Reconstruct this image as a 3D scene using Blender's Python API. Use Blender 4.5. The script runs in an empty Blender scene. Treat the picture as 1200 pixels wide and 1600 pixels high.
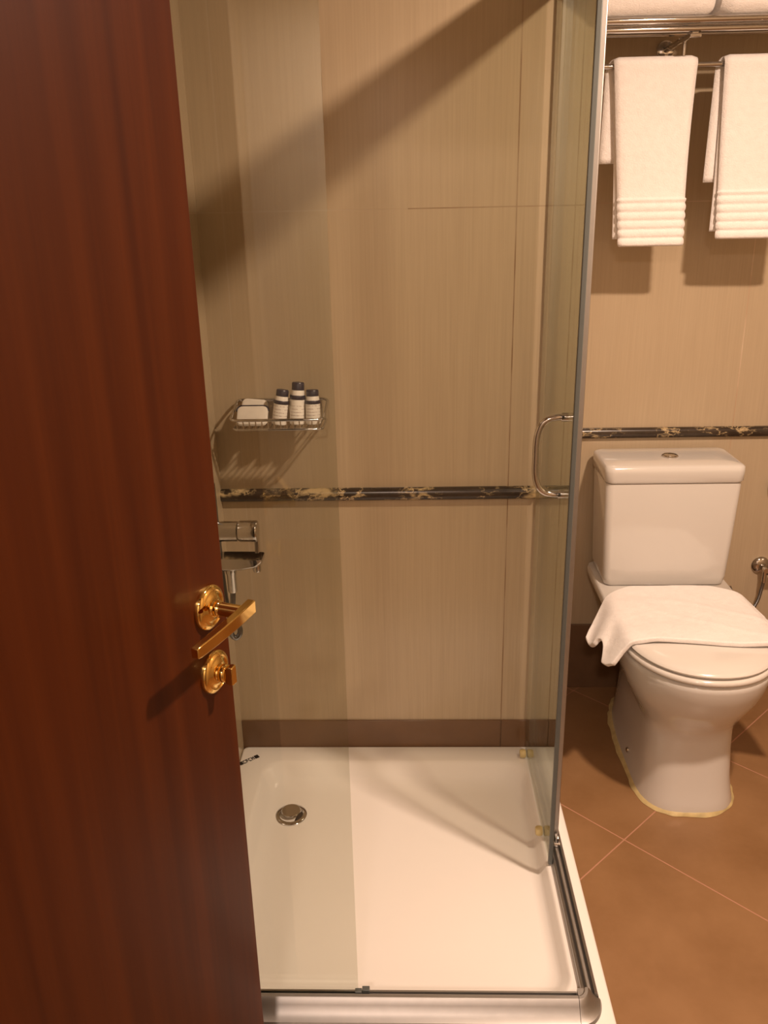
import bpy, bmesh, math, random
from mathutils import Vector, Matrix, noise
random.seed(7)
S = bpy.context.scene
COL = S.collection
PI = math.pi

# ------------------------------------------------------------------ camera
PITCH, ROLL, YAW = 0.34722, -0.02131, 0.03346
F_PX = 1335.3
F = Vector((-math.sin(YAW)*math.cos(PITCH), math.cos(YAW)*math.cos(PITCH), -math.sin(PITCH)))
R0 = Vector((math.cos(YAW), math.sin(YAW), 0)); U0 = R0.cross(F)
R1 = math.cos(ROLL)*R0 + math.sin(ROLL)*U0
U1 = -math.sin(ROLL)*R0 + math.cos(ROLL)*U0
cd = bpy.data.cameras.new('camera'); cam = bpy.data.objects.new('camera', cd); COL.objects.link(cam)
cd.sensor_fit = 'VERTICAL'; cd.sensor_height = 24.0; cd.lens = 24.0*F_PX/1600.0
cd.clip_start = 0.02
mw = Matrix((R1, U1, -F)).transposed().to_4x4(); mw.translation = Vector((0, 0, 1.5))
cam.matrix_world = mw
S.camera = cam

# ------------------------------------------------------------------ light
w = bpy.data.worlds.new('world'); S.world = w; w.use_nodes = True
w.node_tree.nodes['Background'].inputs[0].default_value = (1.0, .72, .5, 1)
w.node_tree.nodes['Background'].inputs[1].default_value = 0.02
S.view_settings.view_transform = 'Standard'; S.view_settings.look = 'None'
S.view_settings.exposure = 0.86; S.view_settings.gamma = 1.0
S.view_settings.use_curve_mapping = False
CEIL = 2.30
WARM = (1.0, .735, .555)
LAMP = Vector((.84, 1.04, CEIL))
def area(name, loc, size, power, color, rot=(0, 0, 0), shape='DISK'):
    l = bpy.data.lights.new(name, 'AREA'); l.shape = shape; l.size = size; l.energy = power; l.color = color
    o = bpy.data.objects.new(name, l); o.location = loc; o.rotation_euler = rot; COL.objects.link(o); return o
area('bathroom_light', LAMP - Vector((0, 0, .014)), .10, 25, WARM)
area('hall_light', (-.15, -.95, 2.28), .16, 17, (1.0, .76, .62))

# ------------------------------------------------------------------ helpers
def new_mat(name):
    m = bpy.data.materials.new(name); m.use_nodes = True
    nt = m.node_tree; b = nt.nodes['Principled BSDF']; return m, nt, b
def N(nt, t, **k):
    n = nt.nodes.new(t)
    for a, v in k.items(): setattr(n, a, v)
    return n
def L(nt, a, b): nt.links.new(a, b)
def math_n(nt, op, a, b=None, c=None):
    n = N(nt, 'ShaderNodeMath', operation=op)
    for i, v in enumerate((a, b, c)):
        if v is None: continue
        if isinstance(v, (int, float)): n.inputs[i].default_value = v
        else: L(nt, v, n.inputs[i])
    return n.outputs[0]
def mixc(nt, fac, a, b):
    n = N(nt, 'ShaderNodeMix', data_type='RGBA')
    for sock, v in ((n.inputs[0], fac), (n.inputs[6], a), (n.inputs[7], b)):
        if isinstance(v, (int, float)): sock.default_value = v
        elif isinstance(v, tuple): sock.default_value = (*v[:3], 1)
        else: L(nt, v, sock)
    return n.outputs[2]
def noise_n(nt, scale, detail=3, vec=None, stretch=None, rough=.5):
    if vec is None:
        vec = N(nt, 'ShaderNodeTexCoord').outputs['Object']
    if stretch:
        mp = N(nt, 'ShaderNodeMapping'); mp.inputs['Scale'].default_value = stretch
        L(nt, vec, mp.inputs[0]); vec = mp.outputs[0]
    n = N(nt, 'ShaderNodeTexNoise'); n.inputs['Scale'].default_value = scale
    n.inputs['Detail'].default_value = detail; n.inputs['Roughness'].default_value = rough
    L(nt, vec, n.inputs['Vector']); return n.outputs['Fac']
def ramp(nt, fac, lo, hi):
    n = N(nt, 'ShaderNodeMapRange'); n.inputs['From Min'].default_value = lo; n.inputs['From Max'].default_value = hi
    L(nt, fac, n.inputs['Value']); return n.outputs['Result']
def bump(nt, b, h, strength=.2, dist=.002):
    n = N(nt, 'ShaderNodeBump'); n.inputs['Strength'].default_value = strength; n.inputs['Distance'].default_value = dist
    L(nt, h, n.inputs['Height']); L(nt, n.outputs[0], b.inputs['Normal'])
def simple(name, col, rough=.4, metal=0, coat=0, vary=.06, scale=30):
    m, nt, b = new_mat(name)
    f = noise_n(nt, scale, 3)
    c2 = tuple(max(0, c*(1-vary*2)) for c in col)
    L(nt, mixc(nt, f, c2, tuple(min(1, c*(1+vary*.5)) for c in col)), b.inputs['Base Color'])
    b.inputs['Roughness'].default_value = rough; b.inputs['Metallic'].default_value = metal
    b.inputs['Coat Weight'].default_value = coat; b.inputs['Coat Roughness'].default_value = .05
    return m

def mesh_obj(name, verts, faces, mat, parent=None, smooth=True, loc=None, rot=None):
    me = bpy.data.meshes.new(name); me.from_pydata([tuple(v) for v in verts], [], faces); me.update()
    bm = bmesh.new(); bm.from_mesh(me); bmesh.ops.recalc_face_normals(bm, faces=bm.faces); bm.to_mesh(me); bm.free()
    o = bpy.data.objects.new(name, me); COL.objects.link(o)
    if mat: me.materials.append(mat)
    if smooth: me.shade_smooth()
    if parent: o.parent = parent
    if loc is not None: o.location = loc
    if rot is not None: o.rotation_euler = rot
    return o
class MB:
    def __init__(s): s.v = []; s.f = []
    def add(s, v, f):
        n = len(s.v); s.v += [Vector(p) for p in v]; s.f += [tuple(i+n for i in q) for q in f]; return s
    def box(s, x0, x1, y0, y1, z0, z1):
        return s.add([(x0,y0,z0),(x1,y0,z0),(x1,y1,z0),(x0,y1,z0),(x0,y0,z1),(x1,y0,z1),(x1,y1,z1),(x0,y1,z1)],
                     [(0,3,2,1),(4,5,6,7),(0,1,5,4),(1,2,6,5),(2,3,7,6),(3,0,4,7)])
    def loft(s, rings, cap0=True, cap1=True, closed=True):
        n = len(rings[0]); v = [p for r in rings for p in r]; f = []
        for i in range(len(rings)-1):
            for j in range(n if closed else n-1):
                k = (j+1) % n
                f.append((i*n+j, i*n+k, (i+1)*n+k, (i+1)*n+j))
        if cap0: f.append(tuple(range(n-1, -1, -1)))
        if cap1: f.append(tuple((len(rings)-1)*n+j for j in range(n)))
        return s.add(v, f)
    def lathe(s, prof, c=(0,0,0), axis='Z', seg=40):
        rings = []
        for r, h in prof:
            ring = []
            for j in range(seg):
                a = 2*PI*j/seg; x, y = r*math.cos(a), r*math.sin(a)
                if axis == 'Z': p = (x, y, h)
                elif axis == 'Y': p = (x, h, y)
                else: p = (h, x, y)
                ring.append(Vector(c)+Vector(p))
            rings.append(ring)
        return s.loft(rings)
    def tube(s, pts, r, seg=14, closed=False):
        pts = [Vector(p) for p in pts]; n = len(pts); rings = []
        up = None
        for i, p in enumerate(pts):
            if closed: t = (pts[(i+1) % n]-pts[i-1]).normalized()
            else: t = (pts[min(i+1, n-1)]-pts[max(i-1, 0)]).normalized()
            if up is None:
                up = Vector((0,0,1)) if abs(t.z) < .9 else Vector((1,0,0))
            up = (up - t*up.dot(t)).normalized(); sd = t.cross(up)
            rr = r(i/(n-1)) if callable(r) else r
            rings.append([p+rr*(math.cos(2*PI*j/seg)*up+math.sin(2*PI*j/seg)*sd) for j in range(seg)])
        if closed: rings.append(rings[0]); return s.loft(rings, False, False)
        return s.loft(rings)
    def sweep_x(s, prof, x0, x1):            # closed YZ profile swept along X
        return s.loft([[Vector((x0, y, z)) for y, z in prof], [Vector((x1, y, z)) for y, z in prof]])
    def sweep_y(s, prof, y0, y1):            # closed XZ profile swept along Y
        return s.loft([[Vector((x, y0, z)) for x, z in prof], [Vector((x, y1, z)) for x, z in prof]])
    def build(s, name, mat, parent=None, smooth=True, bevel=0, segs=3, subsurf=0, loc=None, rot=None, angle=40):
        o = mesh_obj(name, s.v, s.f, mat, parent, smooth, loc, rot)
        if bevel:
            b = o.modifiers.new('bevel', 'BEVEL'); b.width = bevel; b.segments = segs; b.limit_method = 'ANGLE'; b.angle_limit = math.radians(30)
            b.harden_normals = False
        if subsurf:
            b = o.modifiers.new('subsurf', 'SUBSURF'); b.levels = subsurf; b.render_levels = subsurf
        elif smooth:
            o.data.set_sharp_from_angle(angle=math.radians(angle))
        return o
def tag(o, label=None, cat=None, group=None, kind=None):
    if label: o['label'] = label
    if cat: o['category'] = cat
    if group: o['group'] = group
    if kind: o['kind'] = kind
    return o
def thing(name, label, cat, loc=(0,0,0), rot=(0,0,0), group=None):
    o = bpy.data.objects.new(name, None); o.empty_display_size = .05; COL.objects.link(o)
    o.location = loc; o.rotation_euler = rot
    return tag(o, label, cat, group)
def struct(o): o['kind'] = 'structure'; return o
def rrect(x0, x1, y0, y1, z, r, n=8):
    out = []
    for cx, cy, a0 in ((x1-r, y1-r, 0), (x0+r, y1-r, 90), (x0+r, y0+r, 180), (x1-r, y0+r, 270)):
        for i in range(n+1):
            a = math.radians(a0+90*i/n); out.append(Vector((cx+r*math.cos(a), cy+r*math.sin(a), z)))
    return out
def catmull(P, n=10):
    P = [Vector(p) for p in P]; out = []
    for i in range(len(P)-1):
        p0, p1, p2, p3 = P[max(i-1,0)], P[i], P[i+1], P[min(i+2,len(P)-1)]
        for k in range(n):
            t = k/n
            out.append(.5*((2*p1)+(p2-p0)*t+(2*p0-5*p1+4*p2-p3)*t*t+(3*p1-p0-3*p2+p3)*t**3))
    out.append(P[-1]); return out

# ------------------------------------------------------------------ materials
def tile_wall(name, vx, hz, axis='X', col=(.465, .370, .252), vj=((.36,.265,.17),(.25,.155,.085))):
    """large beige tiles with fine upright streaks; joints at the given positions"""
    m, nt, b = new_mat(name)
    g = N(nt, 'ShaderNodeNewGeometry'); sep = N(nt, 'ShaderNodeSeparateXYZ'); L(nt, g.outputs['Position'], sep.inputs[0])
    u = sep.outputs[axis]; z = sep.outputs['Z']
    st1 = noise_n(nt, 1.0, 4, g.outputs['Position'], (260, 260, 5))
    st2 = noise_n(nt, 1.0, 3, g.outputs['Position'], (45, 45, 2.2))
    bl = noise_n(nt, 3.2, 3, g.outputs['Position'])
    c = mixc(nt, ramp(nt, st1, .3, .7), tuple(v*.94 for v in col), tuple(v*1.04 for v in col))
    c = mixc(nt, math_n(nt, 'MULTIPLY', ramp(nt, st2, .35, .75), .30), c, tuple(v*f for v, f in zip(col, (1.12, 1.14, 1.15))))
    c = mixc(nt, math_n(nt, 'MULTIPLY', ramp(nt, bl, .35, .75), .25), c, tuple(v*f for v, f in zip(col, (.93, .88, .80))))
    mask = None
    for v in vx:
        d = math_n(nt, 'LESS_THAN', math_n(nt, 'ABSOLUTE', math_n(nt, 'SUBTRACT', u, v)), .0014)
        mask = d if mask is None else math_n(nt, 'MAXIMUM', mask, d)
    for v in hz:
        d = math_n(nt, 'LESS_THAN', math_n(nt, 'ABSOLUTE', math_n(nt, 'SUBTRACT', z, v)), .0011)
        mask = d if mask is None else math_n(nt, 'MAXIMUM', mask, d)
    if mask is not None:
        jn = noise_n(nt, 9, 3, g.outputs['Position'])
        jc = mixc(nt, ramp(nt, jn, .38, .60), *vj)
        if axis == 'X': jc = mixc(nt, math_n(nt, 'LESS_THAN', u, 0.0), jc, (.46, .37, .26))
        c = mixc(nt, mask, c, jc)
        rg = math_n(nt, 'MULTIPLY_ADD', mask, .5, .16)
        L(nt, rg, b.inputs['Roughness'])
        bump(nt, b, math_n(nt, 'SUBTRACT', 1.0, mask), .25, .001)
    else: b.inputs['Roughness'].default_value = .16
    L(nt, c, b.inputs['Base Color'])
    b.inputs['Specular IOR Level'].default_value = .45
    return m
M = {}
M['tile_shower'] = tile_wall('tile_shower', (-.394, .229), (1.487, 2.107))
M['tile_back'] = tile_wall('tile_back', (.316, .939), (1.487, 2.107), vj=((.58,.46,.33),(.44,.31,.20)))
M['tile_side'] = tile_wall('tile_side', (.45, 1.073, 1.696, 2.319), (1.487, 2.107), 'Y')
M['skirt'] = simple('brown_skirting_tile', (.175, .095, .048), .3, vary=.12, scale=14)
M['paint'] = simple('cream_paint', (.62, .55, .46), .6, vary=.02, scale=5)
M['ceiling'] = simple('ceiling_paint', (.74, .70, .64), .7, vary=.02, scale=5)

def floor_mat():
    m, nt, b = new_mat('brown_floor_tile')
    g = N(nt, 'ShaderNodeNewGeometry'); sep = N(nt, 'ShaderNodeSeparateXYZ'); L(nt, g.outputs['Position'], sep.inputs[0])
    a = math_n(nt, 'ADD', sep.outputs['X'], sep.outputs['Y']); d = math_n(nt, 'SUBTRACT', sep.outputs['Y'], sep.outputs['X'])
    P_ = .69
    def line(v, off):
        t = math_n(nt, 'PINGPONG', math_n(nt, 'SUBTRACT', v, off), P_/2)
        return math_n(nt, 'LESS_THAN', t, .0024)
    mask = math_n(nt, 'MAXIMUM', line(a, 2.255-6*P_), line(d, 1.212-6*P_))
    n1 = noise_n(nt, 5, 4, g.outputs['Position']); n2 = noise_n(nt, 60, 3, g.outputs['Position'])
    c = mixc(nt, ramp(nt, n1, .3, .7), (.225, .115, .046), (.30, .165, .075))
    c = mixc(nt, math_n(nt, 'MULTIPLY', ramp(nt, n2, .4, .8), .15), c, (.36, .20, .10))
    c = mixc(nt, mask, c, (.44, .22, .135))
    L(nt, c, b.inputs['Base Color'])
    L(nt, math_n(nt, 'MULTIPLY_ADD', mask, .35, .38), b.inputs['Roughness'])
    bump(nt, b, math_n(nt, 'SUBTRACT', 1.0, mask), .3, .001)
    return m
M['floor'] = floor_mat()

def marble():
    m, nt, b = new_mat('dark_veined_marble')
    g = N(nt, 'ShaderNodeNewGeometry')
    w1 = noise_n(nt, 7, 4, g.outputs['Position'], (1, 1, 2.5), .6)
    n2 = noise_n(nt, 26, 5, g.outputs['Position'], (1, 1, 2), .6)
    vein = math_n(nt, 'ABSOLUTE', math_n(nt, 'SUBTRACT', n2, .5))
    v = ramp(nt, vein, .032, .0)
    patch = ramp(nt, w1, .575, .645)
    f = math_n(nt, 'MAXIMUM', math_n(nt, 'MULTIPLY', v, ramp(nt, w1, .46, .56)), math_n(nt, 'MULTIPLY', patch, ramp(nt, n2, .42, .55)))
    base = mixc(nt, n2, (.012, .008, .006), (.07, .05, .035))
    L(nt, mixc(nt, f, base, (.58, .44, .24)), b.inputs['Base Color'])
    b.inputs['Roughness'].default_value = .24
    return m
M['marble'] = marble()

def wood():
    m, nt, b = new_mat('mahogany_veneer')
    tc = N(nt, 'ShaderNodeTexCoord').outputs['Object']
    n1 = noise_n(nt, 1, 4, tc, (34, 34, .9), .55)
    n2 = noise_n(nt, 1, 5, tc, (190, 190, 4), .6)
    n3 = noise_n(nt, 1, 2, tc, (9, 9, .35))
    c = mixc(nt, ramp(nt, n1, .3, .7), (.040, .0062, .0006), (.078, .0155, .0016))
    c = mixc(nt, math_n(nt, 'MULTIPLY', ramp(nt, n2, .35, .75), .30), c, (.038, .0058, .0006))
    c = mixc(nt, math_n(nt, 'MULTIPLY', ramp(nt, n3, .4, .7), .35), c, (.072, .0130, .0013))
    L(nt, c, b.inputs['Base Color'])
    b.inputs['Roughness'].default_value = .46; b.inputs['Specular IOR Level'].default_value = .18
    b.inputs['Coat Weight'].default_value = .10; b.inputs['Coat Roughness'].default_value = .22
    bump(nt, b, n2, .08, .0006)
    return m
M['wood'] = wood()
M['white'] = simple('white_sanitary_ceramic', (.66, .635, .60), .10, coat=.5, vary=.012, scale=4)
M['acrylic'] = simple('white_tray_acrylic', (.88, .85, .81), .16, coat=.4, vary=.008, scale=3)
M['seat'] = simple('white_seat_plastic', (.70, .665, .62), .18, coat=.3, vary=.01, scale=4)
M['alu'] = simple('satin_aluminium', (.44, .425, .41), .45, 1.0, vary=.05, scale=60)
M['chrome'] = simple('polished_chrome', (.62, .61, .60), .07, 1.0, vary=.02)
M['brass'] = simple('polished_brass', (.90, .61, .20), .08, 1.0, vary=.04)
M['navy'] = simple('navy_plastic', (.016, .012, .03), .35)
M['rubber'] = simple('dark_rubber', (.03, .028, .025), .6)
M['roller'] = simple('yellowed_nylon', (.72, .58, .27), .4, coat=.2)
M['caulk'] = simple('yellowed_silicone', (.70, .55, .26), .5, vary=.25, scale=40)
M['black'] = simple('black_print', (.02, .016, .015), .5)
M['seal'] = simple('grey_edge_seal', (.10, .11, .105), .3, vary=.05)
M['hose'] = simple('steel_hose', (.30, .31, .33), .28, 1.0)
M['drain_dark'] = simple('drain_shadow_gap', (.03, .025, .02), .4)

def glass():
    m, nt, b = new_mat('pale_green_glass'); nt.nodes.remove(b)
    out = nt.nodes['Material Output']
    tr = N(nt, 'ShaderNodeBsdfTransparent'); gl = N(nt, 'ShaderNodeBsdfGlossy')
    sm = noise_n(nt, 6, 4)
    L(nt, mixc(nt, sm, (.878, .890, .858), (.895, .905, .875)), tr.inputs['Color'])
    gl.inputs['Roughness'].default_value = .012; gl.inputs['Color'].default_value = (.95, .98, .96, 1)
    lw = N(nt, 'ShaderNodeLayerWeight'); lw.inputs['Blend'].default_value = .5
    fr = math_n(nt, 'MULTIPLY_ADD', math_n(nt, 'POWER', lw.outputs['Facing'], 5.0), .93, .045)
    mx = N(nt, 'ShaderNodeMixShader'); L(nt, fr, mx.inputs[0]); L(nt, tr.outputs[0], mx.inputs[1]); L(nt, gl.outputs[0], mx.inputs[2])
    L(nt, mx.outputs[0], out.inputs['Surface'])
    return m
M['glass'] = glass()

def terry():
    m, nt, b = new_mat('white_terry_cloth')
    tc = N(nt, 'ShaderNodeTexCoord').outputs['Object']
    n1 = noise_n(nt, 420, 3, tc); n2 = noise_n(nt, 60, 3, tc); n3 = noise_n(nt, 6, 2, tc)
    c = mixc(nt, n2, (.80, .76, .74), (.90, .87, .855))
    L(nt, c, b.inputs['Base Color']); b.inputs['Roughness'].default_value = .95
    b.inputs['Sheen Weight'].default_value = .35; b.inputs['Sheen Roughness'].default_value = .5
    h = math_n(nt, 'ADD', n1, math_n(nt, 'MULTIPLY', n2, 1.2))
    bump(nt, b, h, .55, .0025)
    return m
M['terry'] = terry()

def label_mat():
    m, nt, b = new_mat('white_printed_label')
    g = N(nt, 'ShaderNodeTexCoord'); sep = N(nt, 'ShaderNodeSeparateXYZ'); L(nt, g.outputs['Object'], sep.inputs[0])
    z = sep.outputs['Z']
    rows = math_n(nt, 'LESS_THAN', math_n(nt, 'PINGPONG', z, .0035), .0007)
    nn = ramp(nt, noise_n(nt, 240, 2, g.outputs['Object']), .46, .52)
    win = math_n(nt, 'MULTIPLY', math_n(nt, 'GREATER_THAN', z, .010), math_n(nt, 'LESS_THAN', z, .044))
    f = math_n(nt, 'MULTIPLY', math_n(nt, 'MULTIPLY', rows, nn), math_n(nt, 'MULTIPLY', win, .75))
    L(nt, mixc(nt, f, (.80, .76, .70), (.25, .16, .14)), b.inputs['Base Color']); b.inputs['Roughness'].default_value = .3
    return m
M['label'] = label_mat()
M['paper'] = simple('printed_white_wrapper', (.80, .75, .68), .35, vary=.10, scale=90)

# ------------------------------------------------------------------ setting
YB, YT = 1.917, 2.45          # shower back wall, toilet back wall
XW = .372                     # right end of the shower wall
XL, XR = -.45, 1.60
YD = .26                      # door wall, room side
def wall(name, x0, x1, y0, y1, z0, z1, mat):
    return struct(MB().box(x0, x1, y0, y1, z0, z1).build(name, mat, smooth=False))
wall('floor', -.75, XR+.1, -1.6, YT+.1, -.08, 0, M['floor'])
wall('ceiling', -.75, XR+.1, -1.6, YT+.1, CEIL, CEIL+.08, M['ceiling'])
wall('wall_shower', XL-.1, XW, YB, YB+.1, 0, CEIL, M['tile_shower'])
wall('wall_return', XW-.1, XW, YB+.1, YT, 0, CEIL, M['tile_side'])
wall('wall_back', XW-.1, XR+.1, YT, YT+.1, 0, CEIL, M['tile_back'])
wall('wall_right', XR, XR+.1, -1.6, YT, 0, CEIL, M['tile_side'])
lw = MB(); lw.box(XL-.1, XL, 1.06, YB, 0, CEIL); lw.box(-.70, XL-.1, 1.06, 1.10, 0, CEIL); lw.box(-.75, -.65, -1.6, 1.06, 0, CEIL)
struct(lw.build('wall_left', M['tile_side'], smooth=False))
fw = MB(); fw.box(-.65, -.47, YD-.12, YD, 0, CEIL); fw.box(.415, XR, YD-.12, YD, 0, CEIL); fw.box(-.47, .415, YD-.12, YD, 2.06, CEIL)
struct(fw.build('wall_front', M['tile_back'], smooth=False))
wall('wall_hall', -.65, XR, -1.6, -1.5, 0, CEIL, M['paint'])
df = MB(); df.box(-.47, -.435, YD-.13, YD+.005, 0, 2.06); df.box(.38, .415, YD-.13, YD+.005, 0, 2.06); df.box(-.435, .38, YD-.13, YD+.005, 2.025, 2.06)
struct(df.build('trim_3', M['wood'], bevel=.003))
# brown skirting tiles
struct(MB().box(XL, .229-.001, YB-.005, YB, 0, .228).box(.229+.001, XW, YB-.005, YB, 0, .228).build('baseboard_shower', M['skirt'], bevel=.0008, segs=1))
struct(MB().box(XW, .938, YT-.006, YT, 0, .228).box(.940, XR, YT-.006, YT, 0, .228).build('baseboard_back', M['skirt'], bevel=.0008, segs=1))
struct(MB().box(XW, XW+.006, YB+.1, YT-.006, 0, .228).build('baseboard_return', M['skirt'], smooth=False))
# marble listello: rounded nose profile
def listello(name, x0, x1, y):
    z0, z1, p = .838, .868, .017
    prof = [(y, z0)] + [(y-p*math.sin(a*PI/12)**.55 if 0 < a < 12 else y, (z0+z1)/2-(z1-z0)/2*math.cos(a*PI/12)) for a in range(1, 12)] + [(y, z1)]
    o = MB().sweep_x(prof, x0, x1).build(name, M['marble'], angle=60); return struct(o)
listello('trim_1', XL, .292, YB)
listello('trim_2', XW, XR, YT)

# ------------------------------------------------------------------ open bathroom door
DA = math.radians(19.6); DW = .67
ex, ey = -.2375, .98                       # free edge of the visible face
hx, hy = ex-DW*math.sin(DA), ey-DW*math.cos(DA)
# local frame: +X along the door from hinge to free edge, -Y out of the visible face
door = MB().box(0, DW, 0, .040, .008, 2.02).build('door_1', M['wood'], bevel=.0015, segs=2, loc=(hx, hy, 0), rot=(0, 0, PI/2-DA))
struct(door)
HZ, HX = 1.037, DW-.040
def plate_prof(r): return [(0,0),(r,0),(r,.0035),(r-.0018,.0062),(r-.006,.0082),(r-.0075,.0070),(r-.011,.0078),(r-.013,.0095),(.011,.0100),(.0095,.013),(0,.013)]
def neg(prof): return [(r, -h) for r, h in prof]
MB().lathe(neg(plate_prof(.0290)), (HX, 0, HZ), 'Y', 56).build('handle_rosette', M['brass'], door)
lv = MB()
lv.lathe([(0,-.012),(.0105,-.012),(.0105,-.017),(.0088,-.019),(.0088,-.047),(0,-.047)], (HX, 0, HZ), 'Y', 32)
# flat lever blade pointing back towards the hinge
x0, x1 = HX-.106, HX+.021
blade = []
for t in [i/14 for i in range(15)]:
    x = x1+(x0-x1)*t; hh = .0085-.0012*t; yc = -.050-.002*math.sin(t*PI); th = .0055-.0008*t
    if t == 1: hh *= .85
    blade.append([Vector((x, yc+th, HZ+hh)), Vector((x, yc-th, HZ+hh)), Vector((x, yc-th, HZ-hh)), Vector((x, yc+th, HZ-hh))])
lv.loft(blade)
lv.build('lever_handle', M['brass'], door, bevel=.0012, segs=2)
KZ = .948
MB().lathe(neg(plate_prof(.0285)), (HX-.002, 0, KZ), 'Y', 56).build('lock_rosette', M['brass'], door)
tt = MB(); tt.lathe([(0,-.012),(.0115,-.012),(.0120,-.018),(.0100,-.021),(0,-.021)], (HX-.002, 0, KZ), 'Y', 32)
tt.loft([[Vector((HX-.002+sx*wd, y, KZ+sz*ht)) for sx, sz in ((-1,-1),(1,-1),(1,1),(-1,1))] for y, wd, ht in ((-.020,.0065,.010),(-.027,.0060,.0125),(-.031,.0050,.0125))])
tt.build('thumb_turn', M['brass'], door, bevel=.0012, segs=3)

# ------------------------------------------------------------------ shower tray
TX0, TX1, TY0, TY1, TZ = XL, .350, 1.082, YB-.005, .150
def slope_ring(x0, x1, y0, y1, z, r): return rrect(x0, x1, y0, y1, z, r, 10)
tr = MB()
rings = [rrect(TX0, TX1, TY0, TY1, 0, .012, 10), rrect(TX0, TX1, TY0, TY1, .144, .012, 10), rrect(TX0+.002, TX1-.002, TY0+.002, TY1-.002, .1485, .014, 10),
         rrect(TX0+.006, TX1-.006, TY0+.006, TY1-.006, TZ, .016, 10),
         rrect(-.388, .289, 1.150, 1.852, TZ, .05, 10), rrect(-.383, .286, 1.153, 1.847, TZ-.0015, .052, 10),
         rrect(-.377, .2835, 1.157, 1.840, TZ-.006, .055, 10), rrect(-.362, .276, 1.168, 1.822, TZ-.026, .062, 10),
         rrect(-.350, .270, 1.178, 1.805, TZ-.036, .066, 10), rrect(-.325, .252, 1.200, 1.775, TZ-.0405, .07, 10),
         rrect(-.25, .15, 1.30, 1.70, TZ-.0425, .08, 10)]
tr.loft(rings, cap0=False, cap1=True)
tray = tr.build('shower_tray', M['acrylic'], angle=75)
tag(tray, 'square white shower tray behind the glass, on the brown tiled floor', 'shower tray')
DX, DY, DZ = -.297, 1.690, TZ-.0395
drn = thing('shower_drain', 'round chrome waste plug in the corner of the white shower tray', 'drain', (DX, DY, DZ))
MB().lathe([(.0275,-.003),(.0275,.0010),(.0290,.0030),(.0360,.0024),(.038,.0008),(.0375,-.001),(.0275,-.003)], (0,0,0), 'Z', 56).build('flange', M['chrome'], drn)
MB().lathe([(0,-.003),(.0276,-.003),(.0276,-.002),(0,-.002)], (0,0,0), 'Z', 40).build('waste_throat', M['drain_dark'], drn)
MB().lathe([(0,-.002),(.012,-.002),(.012,.006),(.0225,.009),(.0232,.0108),(.0220,.0120),(0,.0125)], (0,.0022,0), 'Z', 48).build('plug', M['chrome'], drn)
# dark printed mark set diagonally on the tray rim corner
lg = MB(); a0 = math.atan2(.042, .052)
ca, sa = math.cos(a0), math.sin(a0)
lx, ly, lz = -.447, 1.834, TZ+.0003
for u0, u1, v0, v1 in ((0,.010,-.0035,.0035),(.0115,.013,-.0035,.0035),(.0130,.018,.0022,.0035),(.0130,.018,-.0035,-.0022),(.0195,.021,-.0035,.0035),(.021,.0255,.0020,.0035),(.021,.0255,-.0007,.0007),
                       (.0275,.0290,-.0035,.0035),(.029,.0335,.0022,.0035),(.029,.0335,-.0035,-.0022),(.0355,.0375,-.0035,.0035),(.0375,.0405,0,.0015),(.0405,.0425,-.0035,.0035),(.0445,.0560,-.0035,.0035)):
    v0, v1 = v0*1.9, v1*1.9
    P = [(lx+u*ca-v*sa, ly+u*sa+v*ca) for u, v in ((u0,v0),(u1,v0),(u1,v1),(u0,v1))]
    lg.add([(x, y, lz) for x, y in P]+[(x, y, lz+.0006) for x, y in P], [(0,3,2,1),(4,5,6,7),(0,1,5,4),(1,2,6,5),(2,3,7,6),(3,0,4,7)])
lo = lg.build('printed_mark', M['black'], tray, smooth=False); lo['label'] = 'black printed maker mark'

# ------------------------------------------------------------------ shower enclosure
enc = thing('shower_enclosure', 'corner entry glass shower enclosure with aluminium tracks on the white tray', 'shower enclosure', (0, 0, 0))
XG, YG, GT = .311, 1.140, 1.945
TB = TZ                                        # bottom of tracks
# front bottom track, rounded outer lip
prof_f = [(1.149, TB+.0004), (1.149, TB+.022), (1.1455, TB+.022), (1.144, TB+.010), (1.1365, TB+.010), (1.135, TB+.0290), (1.132, TB+.0315), (1.126, TB+.0315), (1.1225, TB+.0290),
          (1.1175, TB+.022), (1.1105, TB+.014), (1.1040, TB+.0085), (1.0970, TB+.0050), (1.0940, TB+.0004)]
MB().sweep_x(prof_f, XL+.002, .2858).build('front_bottom_track', M['alu'], enc, angle=22)
# side bottom track: two channels
zb = TB+.0004
side_prof = [(.2975, zb), (.2975, zb+.014), (.2995, zb+.016), (.3010, zb+.015), (.3020, zb+.004), (.3060, zb+.004), (.3070, zb+.017), (.3085, zb+.0185), (.3130, zb+.0185), (.3145, zb+.017),
             (.3150, zb+.005), (.3180, zb+.005), (.3190, zb+.018), (.3205, zb+.019), (.3240, zb+.0165), (.3265, zb+.010), (.3275, zb+.004), (.3275, zb)]
MB().sweep_y(side_prof, 1.150, YB-.007).build('side_bottom_track', M['alu'], enc, angle=22)
# rounded corner block
cj = MB(); cx_, cy_ = .2865, 1.1490; rings = []
for k in range(17):
    a = -PI/2+PI/2*k/16
    rings.append([Vector((cx_+(cy_-y+.0008)*.80*math.cos(a), cy_+(cy_-y+.0008)*math.sin(a), z+.0006)) for y, z in
                  [(1.1485, TB)]+[(1.1485, TB+.029)]+prof_f[5:-1]+[(1.0940, TB)]])
cj.loft(rings); cj.build('corner_joint', M['alu'], enc, angle=30)
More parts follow.
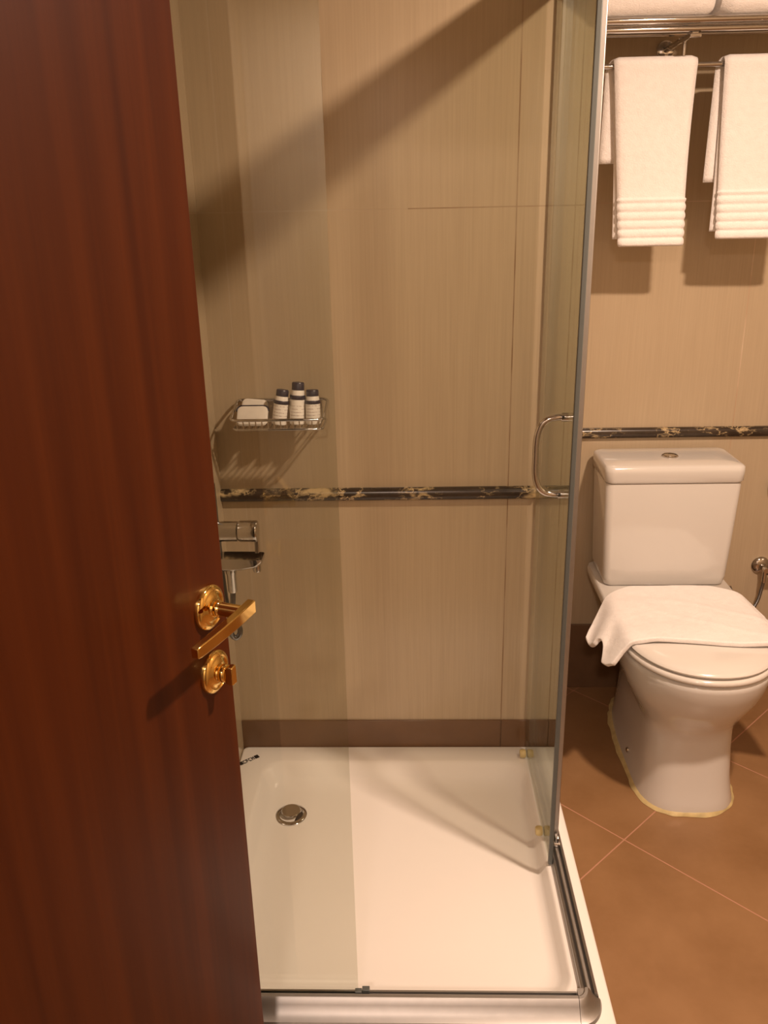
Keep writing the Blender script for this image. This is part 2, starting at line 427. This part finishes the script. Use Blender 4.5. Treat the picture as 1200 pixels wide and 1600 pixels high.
# top tracks and wall profiles
MB().sweep_x([(1.124, GT-.045), (1.124, GT+.008), (1.130, GT+.012), (1.152, GT+.012), (1.158, GT+.008), (1.158, GT-.045)], XL+.002, .334).build('front_top_track', M['alu'], enc, bevel=.002)
MB().sweep_y([(.282, GT-.045), (.282, GT+.008), (.288, GT+.012), (.324, GT+.012), (.330, GT+.008), (.330, GT-.045)], 1.159, YB-.001).build('side_top_track', M['alu'], enc, bevel=.002)
wp = MB().box(.302, .324, YB-.022, YB-.006, TB+.020, GT-.046); wp.build('wall_profile', M['alu'], enc, bevel=.002)
wp = MB().box(XL+.001, XL+.020, 1.128, 1.150, TB+.033, GT-.046); wp.build('wall_profile', M['alu'], enc, bevel=.002)
# fixed panes
gp = MB().box(XL+.012, -.1020, 1.1378, 1.1430, TB+.0105, GT-.046).build('fixed_pane', M['glass'], enc, smooth=False)
clip = MB().box(-.1080, -.0960, 1.1355, 1.1445, TB+.0240, TB+.0320); clip.box(-.0955, -.0820, 1.1380, 1.1480, TB+.0225, TB+.0330)
clip.build('pane_clip', M['seal'], gp, bevel=.001)
MB().box(.3090, .3140, 1.544, YB-.024, TB+.019, GT-.046).build('fixed_pane', M['glass'], enc, smooth=False)
MB().sweep_y([(.3065, TB+.022), (.3065, GT-.046), (.3175, GT-.046), (.3175, TB+.022)], 1.538, 1.5445).build('pane_edge_profile', M['alu'], enc, bevel=.002)
# sliding door, slid back along the side
sd = MB().box(.2905, .2955, 1.486, YB-.030, TB+.0030, GT-.046).build('sliding_door', M['glass'], enc, smooth=False)
MB().box(.2878, .2968, 1.478, 1.4865, TB+.0035, GT-.047).build('edge_seal', M['seal'], sd, bevel=.0015)
# D handle bowed into the shower
hyy, hz0, hz1 = 1.548, .972, 1.122
pts = [(.2905, hyy, hz1), (.274, hyy, hz1), (.257, hyy, hz1-.003), (.244, hyy, hz1-.013), (.237, hyy, hz1-.030), (.2345, hyy, hz1-.050),
       (.2345, hyy, (hz0+hz1)/2), (.2345, hyy, hz0+.050), (.237, hyy, hz0+.030), (.244, hyy, hz0+.013), (.256, hyy, hz0+.003), (.274, hyy, hz0), (.2905, hyy, hz0)]
hd = MB().tube(catmull(pts, 6), .0062, 18)
for z in (hz0, hz1): hd.lathe([(0,.2785),(.0085,.2785),(.0085,.2905),(0,.2905)], (0, hyy, z), 'X', 24)
hd.build('door_handle', M['chrome'], sd)
for yy in (1.575, 1.862):
    r = MB(); r.lathe([(0,-.017),(.0085,-.017),(.0110,-.013),(.0115,-.006),(.0095,-.002),(0,-.002)], (.2905, yy, TB+.012), 'X', 28)
    r.build('door_roller', M['roller'], sd)
b = MB().box(.3080, .3155, 1.516, 1.5335, TB+.0195, TB+.040).lathe([(0,.3050),(.005,.3050),(.005,.3185),(0,.3185)], (0, 1.518, TB+.0245), 'X', 18)
b.build('door_stop', M['chrome'], enc, bevel=.001)

# ------------------------------------------------------------------ mixer on the left shower wall
mx = thing('shower_mixer', 'chrome single lever shower mixer with flat spout on the shower wall', 'shower mixer', (XL, 1.73, .835))
m1 = MB().lathe([(0,.001),(.034,.001),(.034,.008),(.026,.011),(.0225,.012),(.0225,.072),(0,.072)], (0,0,-.003), 'X', 40); m1.build('mixer_body', M['chrome'], mx)
m2 = MB().lathe([(0,.074),(.0215,.074),(.0235,.078),(.0235,.113),(.0215,.116),(0,.117)], (0,0,-.003), 'X', 40)
m2.box(.108, .1165, -.009, .009, -.052, -.003); m2.build('lever', M['chrome'], mx, bevel=.001)
m3 = MB()
sp = []
for x, z0, z1, wd in ((.001,-.092,-.058,.021),(.03,-.092,-.059,.022),(.07,-.091,-.060,.024),(.105,-.085,-.061,.025),(.120,-.076,-.062,.024),(.124,-.071,-.063,.022)):
    sp.append([Vector((x, -wd, z1)), Vector((x, wd, z1)), Vector((x, wd*.95, z0+.006)), Vector((x, wd*.6, z0)), Vector((x, -wd*.6, z0)), Vector((x, -wd*.95, z0+.006))])
m3.loft(sp); m3.build('spout', M['chrome'], mx, bevel=.002)
MB().lathe([(0,-.098),(.0085,-.098),(.0095,-.094),(.0095,-.076),(0,-.076)], (.108,0,0), 'Z', 24).build('spout_nozzle', M['chrome'], mx)
MB().lathe([(0,-.148),(.0090,-.148),(.0105,-.144),(.0105,-.105),(.0125,-.100),(.0125,-.076),(0,-.076)], (.050,0,0), 'Z', 28).build('hose_connector', M['chrome'], mx)
hp = catmull([(.050,0,-.146),(.047,-.002,-.18),(.040,-.005,-.225),(.039,-.004,-.252),(.047,0,-.264),(.056,.004,-.256),(.056,.006,-.240),(.046,.008,-.225),(.030,.012,-.18),(.022,.02,-.02),(.020,.02,.10)], 8)
MB().tube(hp, .0062, 14).build('shower_hose', M['hose'], mx)
# ------------------------------------------------------------------ wire basket on the shower wall
BX0, BX1, BYB, BYF = -.392, -.186, YB-.008, YB-.108
bk = thing('wire_basket', 'small chrome wire basket hung on the beige tiles above the marble strip', 'basket', (0, 0, 0))
def rect_tube(x0, x1, y0, z0, y1, z1, r, rad=.012):
    P = []
    for cx, t, a0 in ((x1-rad, 1, 0), (x0+rad, 1, 90), (x0+rad, 0, 180), (x1-rad, 0, 270)):
        L_ = math.hypot(y1-y0, z1-z0)
        for i in range(6):
            a = math.radians(a0+18*i); u = cx+rad*math.cos(a); v = (L_-rad if t else rad)+rad*math.sin(a)
            P.append((u, y0+(y1-y0)*v/L_, z0+(z1-z0)*v/L_))
    return MB().tube(P, r, 10, closed=True)
rz_b, rz_f, bz = 1.084, 1.060, 1.038
rect_tube(BX0, BX1, BYF, rz_f, BYB, rz_b, .0032).build('rim_wire', M['chrome'], bk)
rect_tube(BX0+.004, BX1-.004, BYF+.004, bz, BYB, bz, .0026).build('base_wire', M['chrome'], bk)
for i in range(14):
    x = BX0+.014+(BX1-BX0-.028)*i/13
    MB().tube([(x, BYF+.001, rz_f), (x, BYF+.003, bz+.002), (x, BYF+.010, bz-.002), (x, BYB-.004, bz-.002), (x, BYB-.001, bz+.006), (x, BYB-.001, rz_b-.003)], .0013, 8).build('basket_wire', M['chrome'], bk)
for x in (BX0+.03, BX1-.03):
    MB().box(x-.008, x+.008, BYB+.001, YB-.0003, 1.05, 1.075).build('wall_mount', M['chrome'], bk, bevel=.001)

def bottle(x, y, h, label, tilt):
    t = thing('toiletry_bottle', label, 'bottle', (x, y, bz+.0015), (math.radians(-6), math.radians(tilt), 0), 'mini toiletry bottles in the wire basket')
    r = .0163
    MB().lathe([(0,0),(r-.002,0),(r,.002),(r,h*.60),(r-.0005,h*.62),(0,h*.62)], (0,0,0), 'Z', 32).build('bottle_body', M['label'], t)
    MB().lathe([(0,h*.60),(r+.0006,h*.60),(r+.0009,h*.615),(r+.0009,h*.685),(r+.0002,h*.70),(0,h*.70)], (0,0,0), 'Z', 32).build('neck_band', M['navy'], t)
    MB().lathe([(0,h*.69),(r-.0010,h*.69),(r-.0022,h*.80),(r-.0035,h*.83),(0,h*.83)], (0,0,0), 'Z', 32).build('shoulder', M['label'], t)
    MB().lathe([(0,h*.82),(r-.0025,h*.82),(r-.0025,h*.97),(r-.0040,h),(0,h)], (0,0,0), 'Z', 32).build('bottle_cap', M['navy'], t)
bottle(-.2925, 1.853, .078, 'white toiletry bottle with navy cap next to the soap packet, leftmost of three', 9)
bottle(-.2520, 1.853, .093, 'tallest white toiletry bottle with navy cap, standing between two shorter ones', 4)
bottle(-.2150, 1.853, .076, 'short white toiletry bottle with navy cap at the right end of the basket', 0)

def packet(name, label, loc, rot, wx, hz, band):
    t = thing(name, label, 'soap packet', loc, rot, None)
    rings = []
    for y, g in ((-.006, .006), (-.0045, .002), (0, 0), (.0045, .002), (.006, .006)):
        rings.append([Vector((p.x, y, p.y)) for p in rrect(-wx+g, wx-g, g, hz-g, 0, .012-g*.5, 6)])
    MB().loft(rings).build('packet_body', M['paper'], t, bevel=.0006)
    if band:
        P = [(p.x, 0, p.y) for p in rrect(-wx-.0006, wx+.0006, -.0006, hz+.0006, 0, .0125, 6)]
        MB().tube(P[0:14], .0028, 8).build('packet_trim', M['navy'], t)
    return t
packet('soap_packet', 'white soap packet with dark rounded edge leaning in the wire basket', (-.350, 1.832, bz+.004), (math.radians(-44), 0, 0), .035, .050, True)
packet('soap_packet', 'plain white packet tucked behind the dark edged soap packet in the basket', (-.352, 1.860, bz+.003), (math.radians(-34), math.radians(5), 0), .030, .058, False)

# ------------------------------------------------------------------ toilet
TXc = .722
toi = thing('toilet', 'white close coupled toilet against the beige tiled wall', 'toilet', (TXc, 2.12, 0))
def egg(z, yf, yb, hw, n=2.2, m=48, nb=3.2):
    """closed ring: rounded front at yf, squarer back at yb (world y), half width hw"""
    out = []; yc = yf+hw*1.15 if yf+hw*1.15 < yb-.05 else (yf+yb)/2
    for j in range(m):
        a = 2*PI*j/m; c, s = math.cos(a), math.sin(a)
        if s < 0: e = n; ly = yc-yf
        else: e = nb; ly = yb-yc
        x = hw*math.copysign(abs(c)**(2/e), c); y = yc+ly*math.copysign(abs(s)**(2/e), s)
        out.append(Vector((x, y-2.12, z)))
    return out
rings = [egg(.0005,1.822,2.40,.128,2.7), egg(.010,1.822,2.40,.127,2.7), egg(.03,1.828,2.40,.121,2.8), egg(.08,1.838,2.40,.114,2.9), egg(.15,1.847,2.39,.111,2.9), egg(.200,1.850,2.38,.111,2.8),
         egg(.222,1.847,2.37,.114,2.6), egg(.243,1.836,2.365,.124,2.4), egg(.268,1.818,2.36,.138,2.2), egg(.298,1.796,2.35,.154,2.1), egg(.330,1.776,2.34,.168,2.1), egg(.365,1.761,2.33,.178,2.1), egg(.400,1.752,2.32,.183,2.1),
         egg(.412,1.752,2.32,.183,2.1), egg(.418,1.757,2.315,.178,2.1), egg(.419,1.80,2.30,.14,2.1)]
bw = MB().loft(rings)
# rear deck that carries the cistern
deck = []
for z, hw, y0, y1, r in ((.27,.100,2.20,2.40,.03), (.33,.125,2.16,2.41,.035), (.385,.168,2.15,2.425,.035), (.425,.186,2.155,2.43,.03), (.445,.187,2.165,2.432,.028), (.452,.183,2.172,2.430,.024)):
    deck.append([Vector((p.x, p.y-2.12, z)) for p in rrect(-hw, hw, y0, y1, 0, r, 6)])
bw.loft(deck)
bowl = bw.build('bowl', M['white'], toi, angle=60)
# silicone bead round the foot
base = egg(0, 1.822, 2.40, .128, 2.5, 96); cr = []
for k, (off, z) in enumerate(((-.004, .001), (-.002, .011), (.0035, .008), (.010, .0008))):
    ring = []
    for i, p in enumerate(base):
        nx, ny = p.x, (p.y-(-.05)) ; ln = math.hypot(nx, ny*.5) or 1
        jitter = (noise.noise(Vector((p.x*30, p.y*30, k*.4)))*.5+.35)
        o_ = off if off < 0 else off*(.40+(1.9 if p.x < -.05 and p.y > -.2 else 1.1)*max(0, jitter))
        ring.append(Vector((p.x+nx/ln*o_, p.y+ny*.5/ln*o_, z)))
    cr.append(ring)
cau = MB().loft(cr, False, False).build('silicone_bead', M['caulk'], bowl); cau['label'] = 'yellowed silicone bead'
for sx in (-1, 1):
    MB().lathe([(0,0),(.0075,0),(.007,.004),(.004,.006),(0,.006)], (0,0,0), 'X', 20).build('fixing_cap', M['chrome'], bowl, loc=(sx*.1195, -.075, .043), rot=(0, 0, 0 if sx > 0 else PI))
# seat and lid
def slab(z0, z1, yf, yb, hw, dome=0, g=.006):
    rr = []
    for z, d in ((z0, g*.7), (z0+g*.5, g*.15), ((z0+z1)/2, 0), (z1-g*.5, g*.3), (z1, g)):
        rr.append(egg(z, yf+d, yb-d, hw-d, 2.1, 64, 3.0))
    for q in (.2, .4, .6, .8, .97):
        rr.append([Vector((p.x*(1-q), p.y*(1-q)-.06*q, z1+dome*(1-(1-q)**2))) for p in rr[4]])
    return MB().loft(rr)
slab(.4215, .437, 1.748, 2.165, .186).build('seat', M['seat'], toi, angle=60)
slab(.4395, .455, 1.752, 2.165, .182, dome=.006, g=.009).build('seat_lid', M['seat'], toi, angle=60)
for sx in (-.07, .07):
    MB().lathe([(0,-.02),(.009,-.02),(.009,.02),(0,.02)], (sx, .050, .443), 'X', 18).build('hinge', M['seat'], toi)
# cistern
cz = []
for z, x0, x1, y0 in ((.4535,-.166,.166,2.252), (.458,-.170,.170,2.248), (.480,-.174,.174,2.245), (.62,-.180,.180,2.242), (.755,-.185,.185,2.240), (.762,-.184,.184,2.241)):
    cz.append([Vector((p.x, p.y-2.12, z)) for p in rrect(x0, x1, y0, 2.425, 0, .020, 8)])
MB().loft(cz).build('cistern', M['white'], toi, angle=60)
cl = []
for z, g, r in ((.7645, .0015, .022), (.769, -.002, .024), (.795, -.003, .024), (.8075, -.002, .024), (.8115, .003, .022), (.8135, .010, .020), (.8155, .05, .018)):
    cl.append([Vector((p.x, p.y-2.12, z)) for p in rrect(-.187+g, .187-g, 2.236+g, 2.428-g, 0, r, 8)])
clid = MB().loft(cl).build('cistern_lid', M['white'], toi, angle=60)
MB().lathe([(0,0),(.0225,0),(.0225,.003),(.0205,.0052),(.0185,.0045),(.018,.006),(.010,.0072),(0,.0074)], (0,0,0), 'Z', 40).build('flush_button', M['chrome'], clid, loc=(.005, .205, .8155))

# ------------------------------------------------------------------ bath mat on the toilet lid
def mat_cloth():
    nx, ny = 70, 44
    lidz = .4635
    V = []; Fc = []
    def hwid(y):            # lid half width at y
        yc = 1.752+.182*1.15
        if y < yc: return .182*max(0, 1-abs((yc-y)/(yc-1.752))**2.1)**(1/2.1)
        return .182
    for j in range(ny+1):
        t = j/ny
        for i in range(nx+1):
            s = i/nx
            yf = 1.885+.012*math.sin(s*7)
            # arc length across, centred on the lid
            uL = -.279-.006*math.sin(t*9)+.016*(1-t)+.020*max(0, 1-((t-.46)/.22)**2)+.014*max(0, 1-t/.10); uR = .285-.045*t
            u = uL+(uR-uL)*s
            yb = 2.205-.125*max(0, (abs(u)-.10)/.16)**1.5
            y = yf+(yb-yf)*t
            e = hwid(y)-.012
            a = abs(u)-e
            if a <= 0:
                x, z = u, lidz+.0055*(1-(u/.18)**2)
            else:
                rad = .026; ang_max = math.radians(60 if u < 0 else 52)
                ang_max *= (.84-.16*t+.08*math.sin(t*9+.5))
                arc = rad*ang_max
                if a < arc:
                    an = a/rad; x = e+rad*math.sin(an); z = lidz-rad*(1-math.cos(an))
                else:
                    rest = a-arc; x = e+rad*math.sin(ang_max)+rest*math.cos(ang_max); z = lidz-rad*(1-math.cos(ang_max))-rest*math.sin(ang_max)
                x = math.copysign(x, u)
                fold = min(1, a/.05)
                z += fold*.006*math.sin(t*11+.8); y += fold*.012*math.sin(t*4+2)-fold*.006*(1-t)
            yl = y
            # front edge sags a little over the lid curve on the outer left
            n_ = noise.noise(Vector((u*9, y*9, .3)))*.0045+.0022*max(0, 1-abs(noise.noise(Vector((u*5+y*7, y*3, 5)))/.12))+noise.noise(Vector((u*28, y*28, 2.3)))*.0008
            V.append((TXc+x, yl, z+n_))
    for j in range(ny):
        for i in range(nx):
            a = j*(nx+1)+i; Fc.append((a, a+1, a+nx+2, a+nx+1))
    return V, Fc
V, Fc = mat_cloth()
matt = mesh_obj('bath_mat', V, Fc, M['terry'])
sdm = matt.modifiers.new('solid', 'SOLIDIFY'); sdm.thickness = .013; sdm.offset = 0.0
bv = matt.modifiers.new('bevel', 'BEVEL'); bv.width = .0055; bv.segments = 3; bv.limit_method = 'ANGLE'; bv.angle_limit = math.radians(60)
tag(matt, 'white terry bath mat draped across the closed toilet lid', 'bath mat')

# ------------------------------------------------------------------ towel rack
rk = thing('towel_rack', 'chrome towel shelf with a hanging bar mounted high above the toilet', 'towel rack', (.9, YT, 1.86))
def bar(name, pts, r, parent, mat='chrome', seg=16): return MB().tube([Vector(p)-Vector((.9, YT, 1.86)) for p in pts], r, seg).build(name, M[mat], parent)
RX0, RX1 = .405, 1.40
bar('front_rail', [(RX0, 2.200, 1.8735), (RX1, 2.200, 1.8735)], .0080, rk)
bar('front_rail', [(RX0, 2.206, 1.8560), (RX1, 2.206, 1.8560)], .0065, rk)
for yy in (2.262, 2.322, 2.382): bar('shelf_rail', [(RX0, yy, 1.8735), (RX1, yy, 1.8735)], .0050, rk)
for xx in (.655, 1.22):
    bar('bracket_arm', [(xx, 2.206, 1.8480), (xx, YT-.004, 1.8480)], .0070, rk)
    MB().box(xx-.9-.013, xx-.9+.013, -.250, -.235, 1.838-1.86, 1.8465-1.86).build('arm_end', M['chrome'], rk, bevel=.002)
    MB().lathe([(0,-.0005),(.022,-.0005),(.022,-.006),(.018,-.009),(0,-.009)], (xx-.9, 0, -.012), 'Y', 32).build('wall_flange', M['chrome'], rk)
    bar('bar_hanger', [(xx, 2.285, 1.848), (xx, 2.285, 1.797)], .0045, rk)
bar('hanging_bar', [(RX0, 2.285, 1.793), (RX1, 2.285, 1.793)], .0058, rk)

# ------------------------------------------------------------------ hanging towels
BARY, BARZ = 2.285, 1.793
def hanging(label, xl, xr, xlb, xrb, zb, zback, dxback, bow):
    V = []; Fc = []
    def sheet(path, lf, rf, ribs, th):
        """path: list of (y, z, dir) outer line; builds a closed padded sheet"""
        n0 = len(V); nx = 14; cols = []
        m_ = len(path)
        # normal in yz
        nrm = []
        for i in range(m_):
            a, b_ = path[max(i-1,0)], path[min(i+1,m_-1)]
            ty, tz = b_[0]-a[0], b_[1]-a[1]; l = math.hypot(ty, tz); nrm.append((tz/l, -ty/l))
        ring_len = 2*(nx+1)
        for i, (y, z) in enumerate(path):
            a, b_ = lf(z, i), rf(z, i)
            k = ribs(z) if i < m_*.62 else 0
            a -= k*.7; b_ += k*.7
            row = []
            for side in (1, -1):
                for j in (range(nx+1) if side == 1 else range(nx, -1, -1)):
                    q = j/nx; x = a+(b_-a)*q
                    ed = min(q, 1-q)*nx; tt_ = th/2*(math.sqrt(max(0, 1-(1-min(ed, 1))**2))*.75+.25)
                    if i in (0, m_-1): tt_ *= .35
                    off = tt_*side+(-k if side == -1 else 0)
                    wob = .0030*noise.noise(Vector((x*11, z*5, side*.2+xl)))
                    row.append(Vector((x, y-nrm[i][0]*off*-1 if False else y+nrm[i][0]*off+wob, z+nrm[i][1]*off)))
            V.extend(row)
        for i in range(m_-1):
            for j in range(ring_len):
                k2 = (j+1) % ring_len
                Fc.append((n0+i*ring_len+j, n0+i*ring_len+k2, n0+(i+1)*ring_len+k2, n0+(i+1)*ring_len+j))
        Fc.append(tuple(n0+j for j in range(ring_len))); Fc.append(tuple(n0+(m_-1)*ring_len+j for j in range(ring_len-1, -1, -1)))
    rib_z = [zb+.004+.0205*i for i in range(6)]
    def ribs(z):
        if z > zb+.112: return 0
        return .0050*abs(math.sin((z-zb)/.0205*PI))**.45-.0015
    # front + over bar + back
    path = []; z = zb
    yo = BARY-.0145
    while z < BARZ-.004:
        path.append((yo+.004*math.sin((z-zb)*7), z)); z += .0026 if z < zb+.12 else .012
    for a in range(0, 190, 18):
        path.append((BARY-.0145*math.cos(math.radians(a)), BARZ+.0145*math.sin(math.radians(a))))
    z = BARZ-.01
    while z > zback: path.append((BARY+.0145+.006*(BARZ-z), z)); z -= .012
    nfront = sum(1 for p in path if p[0] < BARY)
    def lf(z, i):
        f = (BARZ-z)/(BARZ-zb)
        if i < nfront: return xl+(xlb-xl)*f+bow*math.sin(f*PI)
        return xl-dxback*min(1, (i-nfront)/6)-.004*f
    def rf(z, i):
        f = (BARZ-z)/(BARZ-zb)
        if i < nfront: return xr+(xrb-xr)*f-.003*math.sin(f*PI)
        return xr-.012
    sheet(path, lf, rf, ribs, .011)
    # inner folded layer peeping out at the lower left
    path2 = []; z = zb+.018
    while z < BARZ-.03: path2.append((BARY+.0015, z)); z += .006
    sheet(path2, lambda z, i: lf(z, 0)-.013*((BARZ-z)/(BARZ-zb))**2, lambda z, i: rf(z, 0)-.012, lambda z: 0, .010)
    o = mesh_obj('hanging_towel', V, Fc, M['terry'])
    tag(o, label, 'towel', 'white towels over the hanging bar')
    return o
hanging('white hand towel on the hanging bar beside the shower glass, left of two', .491, .686, .530, .688, 1.383, 1.575, .014, 0)
hanging('white hand towel on the hanging bar at the right edge of the picture', .749, .965, .771, .955, 1.397, 1.53, .012, 0)

# ------------------------------------------------------------------ folded towels on the shelf
def folded(label, x0, x1, z0, h):
    V = []; n = 26; rings = []
    for i in range(n+1):
        q = i/n; x = x0+(x1-x0)*q
        ed = min(q, 1-q)*(x1-x0); g = .018*(1-min(1, ed/.02)**.6)
        ring = []
        prof = rrect(2.182+g, 2.40-g, z0+g*.6, z0+h-g, 0, min(.034, h*.45)-g*.5, 6)
        for p in prof:
            wv = .0035*noise.noise(Vector((x*8, p.x*9, p.y*9)))
            ring.append(Vector((x, p.x+wv, p.y+(wv if p.y > z0+.02 else 0))))
        rings.append(ring)
    o = MB().loft(rings).build('folded_towel', M['terry'], bevel=0); tag(o, label, 'towel', 'folded towels on the rack shelf'); return o
folded('folded white bath towel on the rack shelf, next to the shower glass', .415, .692, 1.8815, .085)
folded('folded white bath towel on the rack shelf, at the top right corner', .706, 1.06, 1.8815, .085)

# ------------------------------------------------------------------ angle valve and small bracket
vx, vz = 1.074, .428
av = thing('angle_valve', 'chrome angle valve with braided hose on the wall right of the toilet', 'valve', (vx, YT, vz))
MB().lathe([(0,-.0005),(.027,-.0005),(.0275,-.003),(.025,-.007),(.019,-.011),(.012,-.014),(0,-.014)], (0,0,0), 'Y', 40).build('wall_rose', M['chrome'], av)
MB().lathe([(0,-.012),(.008,-.012),(.008,-.050),(0,-.050)], (0,0,0), 'Y', 24).tube([(0,-.040,0),(0,-.040,-.040)], .0075).build('valve_body', M['chrome'], av)
MB().lathe([(0,0),(.011,0),(.0125,.004),(.0125,.022),(.010,.026),(0,.026)], (0,0,0), 'X', 12).build('valve_knob', M['chrome'], av, loc=(.006,-.044,-.004))
MB().tube(catmull([(0,-.040,-.036),(-.004,-.042,-.06),(-.016,-.052,-.10),(-.040,-.06,-.13),(-.075,-.06,-.12),(-.105,-.05,-.05)], 8), .0052).build('supply_hose', M['hose'], av)
wb = MB().box(1.064, 1.094, YT-.024, YT-.0005, .672, .705).build('wall_bracket', M['hose'], bevel=.003)
tag(wb, 'small metal holder on the tiles at the right edge, above the angle valve', 'bracket')

# ------------------------------------------------------------------ ceiling lamps (outside the frame, they light the rooms)
def em(name, col, s):
    m, nt, b = new_mat(name); b.inputs['Emission Color'].default_value = (*col, 1); b.inputs['Emission Strength'].default_value = s
    b.inputs['Base Color'].default_value = (.8, .7, .6, 1); return m
M['lamp'] = em('lit_lamp_glass', WARM, 6)
for loc, r, lab in ((LAMP, .055, 'round recessed bathroom spotlight in the ceiling above the open floor'), (Vector((-.15, -.95, CEIL)), .09, 'round ceiling lamp in the hallway outside the bathroom door')):
    t = thing('ceiling_lamp', lab, 'lamp', loc)
    MB().lathe([(r, 0), (r+.014, 0), (r+.012, -.006), (r, -.008)], (0,0,-.0005), 'Z', 48).build('lamp_ring', M['chrome'], t)
    MB().lathe([(0, -.0005), (r, -.0005), (r, -.004), (0, -.005)], (0,0,0), 'Z', 48).build('lamp_glass', M['lamp'], t)
